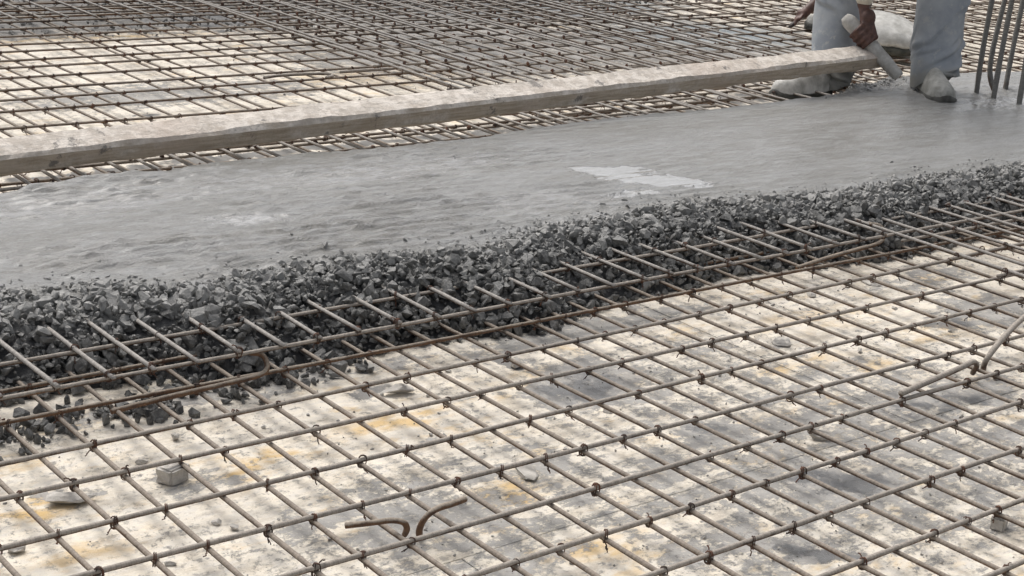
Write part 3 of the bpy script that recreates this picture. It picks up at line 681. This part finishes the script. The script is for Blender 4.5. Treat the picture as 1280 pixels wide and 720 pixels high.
# dark rubble of the far wet bay
nr = 2600; fx = RNG.uniform(.2, 6.2, nr); fy = RNG.uniform(4.75, 6.6, nr); kp = (fx < 3.1) | (fy > 5.0); fx, fy = fx[kp], fy[kp]; fr = np.clip(RNG.lognormal(math.log(.010), .4, len(fx)), .005, .026)
fo = stone_soup('far_rubble', np.stack([fx, fy, fr * .4 + RNG.uniform(0, .02, len(fx))], -1), fr, RNG.random(len(fx)), RNG.random(len(fx)) * .5, MAT['stone']); fo['label'] = 'dark wet rubble under the far raised mat'
for o_, c_ in ((fo, 'rubble'),): o_['category'] = c_
bpy.data.objects['cement_crumbs']['category'] = 'crumbs'

# ------------------------------------------------------------------ screed timber with pole handle
b0 = at(0, 222, .116); b1 = at(1106, 86, .205)
ax = b1 - b0; L0 = np.linalg.norm(ax); ux = ax / L0
uy = np.cross([0, 0, 1], ux); uy /= np.linalg.norm(uy); uz = np.cross(ux, uy)
def timber_frame(roll):
    c, s = math.cos(roll), math.sin(roll)
    return c * uy + s * uz, -s * uy + c * uz        # width axis (away from the camera), height axis
wy, wz = timber_frame(math.radians(20))
TW, TH = .098, .068
screed = thing('screed_beam', 'long cement crusted timber with a short pole handle, held over the concrete', 'screed', tuple(b0))
n = 240; lo, hi = -1.3, L0 - .02
secs = []
rs = .011
prof = [(rs, 0), (TW - rs, 0), (TW, rs), (TW, TH - rs), (TW - rs, TH), (TW * .5, TH + .001), (rs, TH), (0, TH - rs), (0, TH * .5), (0, rs)]
V = []; F = []
for i in range(n):
    u = lo + (hi - lo) * i / (n - 1)
    sag = .002 * math.sin(math.pi * (u - lo) / (hi - lo))
    for k, (a, b) in enumerate(prof):
        j1 = (float(vnoise(np.array(u * 24), np.array(k * 3.7), 7)) - .5) * .0035 + (float(vnoise(np.array(u * 5), np.array(k * 1.7), 8)) - .5) * .005
        V.append((u, a + j1 * (1 if a > 0.01 else -1), b + j1 - sag))
m_ = len(prof)
for i in range(n - 1):
    for k in range(m_): F.append((i * m_ + k, i * m_ + (k + 1) % m_, (i + 1) * m_ + (k + 1) % m_, (i + 1) * m_ + k))
F = [f[::-1] for f in F]
F.append(tuple(range(m_))); F.append(tuple(range((n - 1) * m_, n * m_))[::-1])
tim = bpy.data.objects.new('timber', mesh('timber', V, F, [MAT['timber']], True)); COL.objects.link(tim); tim.parent = screed
tim.data.polygons.foreach_set('use_smooth', np.zeros(len(tim.data.polygons), bool))
tim.matrix_local = Matrix(np.stack([ux, wy, wz], 1).tolist()).to_4x4()
# nearer corner of the end, a little in front of it the pole passes
endc = b1 + wy * TW * .5 + wz * TH * .5
HD = depth(endc) - .085
h_lo = atd(1123, 95, HD); h_hi = atd(1057, 22, HD + .02)
ha = (h_lo - h_hi) / np.linalg.norm(h_lo - h_hi); HL = np.linalg.norm(h_lo - h_hi)
pts = [h_hi + ha * s for s in np.linspace(-.006, HL + .006, 22)]
hr = [.0300 * (.55 if i == 0 else (.86 if i == 1 else 1.0)) * (.80 + .24 * min(1, abs(i - 21) / 12)) * (1 + .03 * math.sin(i * 1.3)) * (.82 if i == 21 else 1) for i in range(22)]
V, F, Lq = tube(np.array(pts) - b0, hr, 20)
hd = link('handle', mesh('handle', V, F, [MAT['handle']], True), screed, loc=(0, 0, 0)); hd['label'] = 'pale round pole handle'

# ------------------------------------------------------------------ people
def capsule(bm, p0, p1, r0, r1, seg=14):
    p0 = np.asarray(p0, float); p1 = np.asarray(p1, float); d = p1 - p0; L = np.linalg.norm(d); d = d / (L + 1e-9)
    P = []; Rr = []
    for a in (90, 65, 40, 15): P.append(p0 - d * r0 * math.sin(math.radians(a)) * .999); Rr.append(max(r0 * math.cos(math.radians(a)), r0 * .04))
    for a in (15, 40, 65, 90): P.append(p1 + d * r1 * math.sin(math.radians(a)) * .999); Rr.append(max(r1 * math.cos(math.radians(a)), r1 * .04))
    V, F, _ = tube(P, Rr, seg); vs = [bm.verts.new(v) for v in V]
    for f in F:
        try: bm.faces.new([vs[i] for i in f])
        except ValueError: pass
def ellipsoid(bm, c, r, rot=None):
    m = Matrix.Translation(Vector(c)) @ (rot.to_4x4() if rot is not None else Matrix.Identity(4)) @ Matrix.Diagonal((*r, 1))
    bmesh.ops.create_icosphere(bm, subdivisions=3, radius=1, matrix=m)
def remeshed(name, bm, voxel, mat, parent, smooth_iter=2):
    me = bpy.data.meshes.new('tmp'); bm.to_mesh(me); bm.free(); o = bpy.data.objects.new('tmp', me); COL.objects.link(o)
    md = o.modifiers.new('r', 'REMESH'); md.mode = 'VOXEL'; md.voxel_size = voxel; md.use_smooth_shade = True
    ms = o.modifiers.new('s', 'SMOOTH'); ms.iterations = smooth_iter; ms.factor = .5
    dg = bpy.context.evaluated_depsgraph_get(); m2 = bpy.data.meshes.new_from_object(o.evaluated_get(dg)); m2.name = name
    bpy.data.objects.remove(o); m2.materials.clear(); m2.materials.append(mat)
    m2.polygons.foreach_set('use_smooth', np.ones(len(m2.polygons), bool))
    return link(name, m2, parent)
def loft_leg(rings, seg=72, amp=.007, seed=0, sub=14, tilt=0.0):
    """rings: (centre, rx, ry); cloth tube with folds"""
    C_ = np.array([r[0] for r in rings], float); RX = np.array([r[1] for r in rings]); RY = np.array([r[2] for r in rings])
    t = np.linspace(0, len(rings) - 1, (len(rings) - 1) * sub + 1); k = np.arange(len(rings))
    def sm(a):
        i = np.clip(t.astype(int), 0, len(rings) - 2); f = t - i; p0 = a[np.maximum(i - 1, 0)]; p1 = a[i]; p2 = a[i + 1]; p3 = a[np.minimum(i + 2, len(rings) - 1)]
        return .5 * (2 * p1 + (p2 - p0) * f + (2 * p0 - 5 * p1 + 4 * p2 - p3) * f ** 2 + (3 * p1 - p0 - 3 * p2 + p3) * f ** 3)
    cs = np.stack([sm(C_[:, j]) for j in range(3)], -1); rx = sm(RX); ry = sm(RY)
    right = R.T @ np.array([1.0, 0, 0]); right[2] = 0; right /= np.linalg.norm(right); fwd = np.array([-right[1], right[0], 0])
    s = np.r_[0, np.cumsum(np.linalg.norm(np.diff(cs, axis=0), axis=1))]
    rg = random.Random(60 + seed)
    CR = [(rg.uniform(-3.1, 3.1), abs(rg.gauss(0, .09)) if q_ < 12 else rg.uniform(.1, .9), rg.uniform(.2, 1.7) * (1 if seed == 1 else -1), rg.uniform(.35, .8), rg.uniform(.3, .9), rg.uniform(.009, .020)) for q_ in range(26)]
    V = []
    for i in range(len(cs)):
        a = np.linspace(0, 2 * math.pi, seg, endpoint=False)
        low = math.exp(-s[i] / .10)
        big = (fbm(np.cos(a) * 1.1 + 4 + seed, np.sin(a) * 1.1 + s[i] * 6, 2, 3 + seed) - .5) * 2
        dr = .009 * big
        for (a0, s0, sl_, ln_, dp_, wd_) in CR:
            u = (a - a0 + math.pi) % (2 * math.pi) - math.pi
            vv = (s[i] - s0) - sl_ * u * .1
            e = np.exp(-(u / ln_) ** 2)
            dr = dr + amp * dp_ * e * (np.exp(-((vv - wd_ * .9) / wd_) ** 2) - 1.15 * np.exp(-(vv / (wd_ * .55)) ** 2))
        X = (rx[i] + dr) * np.cos(a); Y = (ry[i] + dr) * np.sin(a)
        zj = 0
        zj = (.010 * np.sin(a * 3 + seed) + tilt * np.clip(np.cos(a + math.radians(50)), -.3, 1)) * math.exp(-s[i] / .06)
        V.append(cs[i][None] + X[:, None] * right[None] + Y[:, None] * fwd[None] + np.stack([0 * a, 0 * a, 0 * a + zj], -1))
    V = np.concatenate(V); F = []
    for i in range(len(cs) - 1):
        for q in range(seg): F.append((i * seg + q, i * seg + (q + 1) % seg, (i + 1) * seg + (q + 1) % seg, (i + 1) * seg + q))
    # inside lip at the hem
    b = len(V); lip = V[:seg] + (cs[0] - V[:seg]) * .10 + np.array([0, 0, .02]); V = np.concatenate([V, lip])
    for q in range(seg): F.append((q, b + q, b + (q + 1) % seg, (q + 1) % seg))
    return V, F, np.zeros(len(V))
def shoe(parent, heel, fwd, z, mat, sole_mat, scale=1.0, roll=0.0, label=None):
    f = np.array([fwd[0], fwd[1], 0.0]); f /= np.linalg.norm(f); s = np.array([-f[1], f[0], 0])
    xs = np.array([0, .012, .04, .09, .14, .19, .235, .27, .292, .300]) * scale
    hw = np.array([.018, .032, .040, .042, .044, .051, .054, .047, .030, .012]) * scale
    hh = np.array([.05, .078, .095, .104, .104, .080, .066, .060, .048, .03]) * scale
    seg = 20
    def shell(xs, hw, hh, z0, flat):
        V = []
        for x, w_, h in zip(xs, hw, hh):
            for q in range(seg):
                a = 2 * math.pi * q / seg; c, sn = math.cos(a), math.sin(a)
                yy = w_ * math.copysign(abs(c) ** .75, c); zz = h * (abs(sn) ** .85) if sn > 0 else -.012 * flat
                V.append(np.array([heel[0], heel[1], z + z0]) + f * x + s * yy * (1 - .25 * max(0, sn) ** 2) + np.array([0, 0, zz + .0025 * mnoise.noise(Vector((x * 40, yy * 40, zz * 40)))]))
        F = []
        for i in range(len(xs) - 1):
            for q in range(seg): F.append((i * seg + q, (i + 1) * seg + q, (i + 1) * seg + (q + 1) % seg, i * seg + (q + 1) % seg))
        F.append(tuple(range(seg))); F.append(tuple(range((len(xs) - 1) * seg, len(xs) * seg))[::-1]); return V, F
    V, F = shell(xs, hw, hh, .020, .6)
    o = link('shoe', mesh('shoe', V, F, [mat], True), parent)
    md = o.modifiers.new('sub', 'SUBSURF'); md.levels = md.render_levels = 1
    if label: o['label'] = label
    V2, F2 = shell(xs * 1.03 - .004, hw * 1.04 + .002, np.full(len(xs), .030), .012, 1.2)
    so_ = link('sole', mesh('sole', V2, F2, [sole_mat], True), o)
    return o
def up_from(p, px, py): return atd(px, py, depth(p))
camdir = np.array([R[2, 0], R[2, 1], 0]); camdir /= np.linalg.norm(camdir)      # away from the camera
camright = np.array([camdir[1], -camdir[0], 0])

# worker with the screed
toeA = at(1183, 131, .118); fA = -(camdir * .93 - camright * .12); fA /= np.linalg.norm(fA)
heelA = toeA - fA * .315
toeB = at(965, 121, .078); fB = -(camright * .80 + camdir * .60); fB /= np.linalg.norm(fB); heelB = toeB - fB * .325
worker = thing('person', 'worker in dusty grey blue trousers bent over, gripping the pole handle of the timber', 'person', tuple((heelA + heelB) / 2 * np.array([1, 1, 0])))
shoe(worker, heelA, fA, .114, MAT['shoe'], MAT['sole'], 1.06)
shoe(worker, heelB, fB, .068, MAT['shoe_pale'], MAT['sole'], 1.06, label='shoe with pale dusty upper and dark wet sole')
ankA = heelA + fA * .075 + np.array([0, 0, .16 - heelA[2] + .0]); ankB = heelB + fB * .07 + np.array([0, 0, .16 - heelB[2]])
dA = depth(ankA); dB = max(depth(ankB), HD + .17); ankB = atd(*proj(ankB)[:2], dB)
def pA(px, py): return atd(px, py, dA)
def pB(px, py): return atd(px, py, dB)
kneeA = pA(1182, -30); kneeB = pB(1053, -30)
hipA = kneeA + np.array([0, 0, .40]) + camdir * .02 - camright * .10; hipB = kneeB + np.array([0, 0, .40]) + camdir * .05 + camright * .10
legA = [(pA(1168, 103), .098, .10), (pA(1169, 92), .100, .10), (pA(1171, 70), .101, .098), (pA(1173, 42), .101, .098), (pA(1175, 10), .102, .10), (kneeA, .105, .105), (kneeA * .5 + hipA * .5, .11, .115), (hipA, .125, .125)]
legB = [(pB(1040, 106), .078, .085), (pB(1039, 95), .086, .09), (pB(1041, 72), .088, .09), (pB(1043, 45), .090, .092), (pB(1048, 12), .094, .096), (kneeB, .10, .10), (kneeB * .5 + hipB * .5, .11, .115), (hipB, .125, .125)]
pel = (hipA + hipB) / 2 + np.array([0, 0, .06])
hips = [(hipA + (hipB - hipA) * t + np.array([0, 0, .02 + .10 * math.sin(math.pi * t)]), .125, .125) for t in (0, .5, 1)]
LA = loft_leg(legA, seed=1, amp=.019, tilt=.05); LB = loft_leg(legB, seed=4, amp=.018)
bmp = bmesh.new(); ellipsoid(bmp, pel + np.array([0, 0, .0]), (.21, .17, .17), Euler((0, 0, math.atan2(camright[1], camright[0]))).to_matrix())
bmp.verts.ensure_lookup_table(); PV = np.array([v.co for v in bmp.verts]); PF = [tuple(v.index for v in f.verts) for f in bmp.faces]; bmp.free()
V, F, _ = join([LA, LB, (PV, PF, np.zeros(len(PV)))])
tr = link('trousers', mesh('trousers', V, F, [MAT['trousers']], True), worker)

wristP = up_from(h_hi, 1079, 4) - camdir * .02
vdir = R.T @ np.array([0, 0, 1.0]); vdir = vdir - ha * (vdir @ ha); vdir /= np.linalg.norm(vdir)
nax = np.cross(ha, vdir); nax /= np.linalg.norm(nax)
if (R @ nax)[0] < 0: nax = -nax                         # points right and up in the view
sgrip = ((np.array(proj(h_hi)[:2]) - np.array([1080, 46])) ** 2).sum() ** .5 * HD / FPX
Hc = h_hi + ha * sgrip
rad_h = .030
def around(phi, s, Rr): return Hc + ha * s + Rr * (math.cos(math.radians(phi)) * nax - math.sin(math.radians(phi)) * vdir)
def add_hand(bm):
    for k, (s, fr, ext) in enumerate([(-.038, .0092, 0), (-.014, .0100, 4), (.010, .0098, 2), (.033, .0085, -12)]):
        m0 = around(52, s, rad_h + .013); p1 = around(108, s * .98, rad_h + .012); p2 = around(160 + ext, s * .96, rad_h + .0085); p3 = around(205 + ext, s * .94, rad_h + .006)
        capsule(bm, wristP * .72 + m0 * .28 + ha * s * .25, m0, .016, .0125); capsule(bm, m0, p1, fr * 1.12, fr); capsule(bm, p1, p2, fr, fr * .92); capsule(bm, p2, p3, fr * .92, fr * .8)
        ellipsoid(bm, m0 - vdir * .004, (.0125, .0125, .0125))
    palm_c = wristP * .45 + around(35, 0, rad_h + .014) * .55
    ellipsoid(bm, palm_c, (.034, .030, .040))
    t0 = wristP * .55 + around(0, -.03, rad_h + .01) * .45; t1 = around(-15, -.048, rad_h + .014); t2 = around(-70, -.045, rad_h + .011); t3 = around(-112, -.036, rad_h + .009)
    capsule(bm, t0, t1, .017, .0135); capsule(bm, t1, t2, .0125, .011); capsule(bm, t2, t3, .011, .0085)
    ellipsoid(bm, wristP, (.029, .027, .03))
bm = bmesh.new(); add_hand(bm)
chest = pel - camdir * .30 - camright * .10 + np.array([0, 0, .16]); neck = pel - camdir * .46 - camright * .14 + np.array([0, 0, .20])
shR = neck - camright * .02 + camdir * .06 - camdir * .02 + np.array([0, 0, -.04]); shR = shR * .5 + (wristP + np.array([0, 0, .52])) * .5
shL = chest + camright * .22 + np.array([0, 0, -.02])
elR = (wristP + shR) / 2 + camdir * .05
capsule(bm, elR, wristP, .041, .027); capsule(bm, shR, elR, .055, .042)
elL = shL + np.array([0, 0, -.26]) + camright * .05; wrL = elL - camdir * .16 - camright * .16 + np.array([0, 0, -.05])
capsule(bm, shL, elL, .054, .042); capsule(bm, elL, wrL, .040, .027); ellipsoid(bm, wrL - camright * .05, (.045, .045, .03))
for q in range(4):
    a_ = wrL - camright * .06 + camdir * (.018 * q - .03); capsule(bm, a_, a_ - camright * .05 - np.array([0, 0, .02]), .0095, .0085); capsule(bm, a_ - camright * .05 - np.array([0, 0, .02]), a_ - camright * .07 - np.array([0, 0, .05]), .0085, .007)
capsule(bm, wrL - camright * .02 - camdir * .03, wrL - camright * .06 - camdir * .06, .013, .010)
capsule(bm, pel, chest, .14, .16); capsule(bm, chest, neck, .15, .07); capsule(bm, shR, chest, .065, .10); capsule(bm, shL, chest, .065, .10)
headc = neck - camdir * .15 - camright * .03 + np.array([0, 0, -.01]); capsule(bm, neck, headc, .058, .06)
ellipsoid(bm, headc - camdir * .04, (.095, .08, .105)); ellipsoid(bm, headc - camdir * .06 + np.array([0, 0, -.08]), (.055, .05, .05))
ellipsoid(bm, headc - camdir * .07 - np.array([0, 0, .10]), (.016, .014, .02))
for s in (-1, 1): ellipsoid(bm, headc - camdir * .02 + camright * .085 * s, (.02, .012, .03)); ellipsoid(bm, headc - camdir * .105 + camright * .03 * s - np.array([0, 0, .07]), (.013, .012, .01))
for (hip, knee, ank, heel, f) in ((hipA, kneeA, ankA, heelA, fA), (hipB, kneeB, ankB, heelB, fB)):
    capsule(bm, hip, knee, .085, .058); capsule(bm, knee, ank, .055, .038); capsule(bm, ank, np.array([heel[0], heel[1], ank[2] - .05]) + f * .12, .036, .03); capsule(bm, pel, hip, .13, .10)
remeshed('body', bm, .0045, MAT['skin'], worker)
bm = bmesh.new(); capsule(bm, pel + np.array([0, 0, .03]), chest, .155, .175); capsule(bm, chest, neck, .168, .09); capsule(bm, shL, elL, .072, .062); capsule(bm, shR, chest, .08, .115); capsule(bm, shL, chest, .08, .115)
cuff_end = wristP + (elR - wristP) * .09
capsule(bm, shR, elR, .074, .060); capsule(bm, elR, cuff_end, .058, .040)
remeshed('shirt', bm, .008, MAT['shirt'], worker)
bm = bmesh.new(); ellipsoid(bm, headc - camdir * .02 + np.array([0, 0, .028]), (.104, .09, .095)); remeshed('hair', bm, .008, MAT['hair'], worker)

# second worker, squatting on the mesh farther back
sh2 = at(1009, 36, .052); d2 = depth(sh2)
f2 = -(camright * .9 + camdir * .1); f2 /= np.linalg.norm(f2)
heel2 = sh2 - f2 * .29; heel2b = heel2 + camdir * .26 + camright * .10
w2 = thing('person', 'second worker squatting behind the first, dark forearm reaching to the mesh', 'person', tuple(heel2 * np.array([1, 1, 0])))
shoe(w2, heel2, f2, .056, MAT['shoe'], MAT['sole'], 1.0); shoe(w2, heel2b, f2, .056, MAT['shoe'], MAT['sole'], 1.0)
hand2 = atd(1004, 17, d2 + .05)
el2 = atd(1034, -8, d2 + .10); shd2 = el2 + np.array([0, 0, .27]) + camright * .06
kn2 = heel2 + f2 * .18 + np.array([0, 0, .48]); kn2b = heel2b + f2 * .18 + np.array([0, 0, .50]); hp2 = heel2 + camright * .12 + np.array([0, 0, .30]); hp2b = heel2b + camright * .12 + np.array([0, 0, .30])
pel2 = (hp2 + hp2b) / 2 + camright * .03 + np.array([0, 0, .05]); ch2 = pel2 + f2 * .20 + np.array([0, 0, .36]); nk2 = ch2 + f2 * .06 + np.array([0, 0, .18]); hd2 = nk2 + f2 * .05 + np.array([0, 0, .13])
bm = bmesh.new()
capsule(bm, shd2, el2, .05, .042); capsule(bm, el2, hand2, .040, .026); ellipsoid(bm, hand2, (.036, .036, .028))
fd = (hand2 - el2); fd /= np.linalg.norm(fd)
for q in range(4):
    a_ = hand2 + camdir * (.017 * q - .026) + fd * .02; b_ = a_ + fd * .032 + np.array([0, 0, .004]); c_ = b_ + fd * .012 + np.array([0, 0, -.024])
    capsule(bm, a_, b_, .0095, .009); capsule(bm, b_, c_, .009, .0075)
capsule(bm, hand2 - camdir * .025, hand2 - camdir * .045 + fd * .035, .012, .009)
capsule(bm, ch2 + camright * .02, shd2, .10, .06); sb2 = ch2 + camdir * .24; e2b = sb2 + f2 * .18 - np.array([0, 0, .2]); capsule(bm, ch2, sb2, .10, .06); capsule(bm, sb2, e2b, .05, .04); capsule(bm, e2b, kn2b + np.array([0, 0, .06]), .04, .03)
capsule(bm, pel2, ch2, .13, .15); capsule(bm, ch2, nk2, .13, .06); capsule(bm, nk2, hd2, .055, .06); ellipsoid(bm, hd2, (.09, .078, .11)); ellipsoid(bm, hd2 + f2 * .095, (.02, .014, .018))
for s in (-1, 1): ellipsoid(bm, hd2 + camdir * .08 * s, (.02, .012, .03))
for hp, kn, hl in ((hp2, kn2, heel2), (hp2b, kn2b, heel2b)):
    capsule(bm, pel2, hp, .13, .10); capsule(bm, hp, kn, .08, .058); capsule(bm, kn, hl + f2 * .06 + np.array([0, 0, .10]), .055, .036); capsule(bm, hl + f2 * .06 + np.array([0, 0, .10]), hl + f2 * .14 + np.array([0, 0, .05]), .034, .03)
remeshed('body', bm, .007, MAT['skin'], w2)
bm = bmesh.new()
for hp, kn, hl in ((hp2, kn2, heel2), (hp2b, kn2b, heel2b)): capsule(bm, pel2, hp, .15, .12); capsule(bm, hp, kn, .10, .078); capsule(bm, kn, hl + f2 * .055 + np.array([0, 0, .13]), .076, .056)
remeshed('trousers', bm, .010, MAT['dark'], w2)
bm = bmesh.new(); capsule(bm, pel2, ch2, .15, .17); capsule(bm, ch2, nk2 - np.array([0, 0, .04]), .15, .08); capsule(bm, ch2 + camright * .02, shd2, .12, .075); capsule(bm, shd2, shd2 * .4 + el2 * .6, .068, .062); capsule(bm, ch2, sb2, .12, .075); capsule(bm, sb2, sb2 * .4 + e2b * .6, .068, .06)
remeshed('shirt', bm, .010, MAT['shirt'], w2)
bm = bmesh.new(); ellipsoid(bm, hd2 - f2 * .015 + np.array([0, 0, .035]), (.096, .085, .09)); remeshed('hair', bm, .01, MAT['hair'], w2)
# pincers in his hand
tp = hand2 + fd * .035 + np.array([0, 0, -.012])
pc = thing('pincers', 'black tying pincers in the hand of the squatting worker', 'pincers', tuple(tp))
for s in (-1, 1):
    V, F, L = tube(np.array([tp - fd * .08 + camdir * .022 * s, tp - fd * .02 + camdir * .018 * s, tp + fd * .03 + camdir * .004 * s, tp + fd * .05 - camdir * .014 * s, tp + fd * .072]) - tp, [.006, .0065, .008, .011, .006], 8)
    link('jaw', mesh('jaw', V, F, [MAT['tool']], True), pc, loc=(0, 0, 0))

# ------------------------------------------------------------------ cement bag behind the worker
bc = at(1108, 58, .052)
bagt = thing('cement_bag', 'plump pale bag lying on the mesh behind the bent worker', 'bag', tuple(bc))
bm = bmesh.new(); bmesh.ops.create_uvsphere(bm, u_segments=64, v_segments=40, radius=1)
Vb = []
for v in bm.verts:
    p = v.co.copy(); rxy = math.hypot(p.x, p.y); ang = math.atan2(p.y, p.x)
    sq = 1.0 / max(abs(math.cos(ang)), abs(math.sin(ang))) ** .35
    X = p.x * sq * .195; Y = p.y * sq * .30; Z = (p.z * (.118 if p.z > 0 else .05))
    X_ = X; Z *= 1 + .25 * (-X / .2)
    nn = mnoise.noise(Vector((X * 9, Y * 9, Z * 9))) * .012 + mnoise.noise(Vector((X * 26, Y * 26, Z * 26))) * .005 + .004 * math.sin(ang * 14) * rxy ** 4
    q = camright * X_ + camdir * Y; v.co = Vector((q[0], q[1], Z + nn + .052))
me = bpy.data.meshes.new('sack'); bm.to_mesh(me); bm.free(); me.materials.append(MAT['bag'])
me.polygons.foreach_set('use_smooth', np.ones(len(me.polygons), bool))
link('sack', me, bagt, loc=(0, 0, 0))
V, F, L = tube([camright * (.188 * math.cos(a)) + camdir * (.285 * math.sin(a)) + np.array([0, 0, .022 + .003 * math.sin(5 * a)]) for a in np.linspace(0, 2 * math.pi, 40)], .021, 8, False)  # dark ring painted in for the shade under the bag's rounded edge
link('underside_shade', mesh('underside_shade', V, F, [MAT['bagshade']], True), bagt, loc=(0, 0, 0))
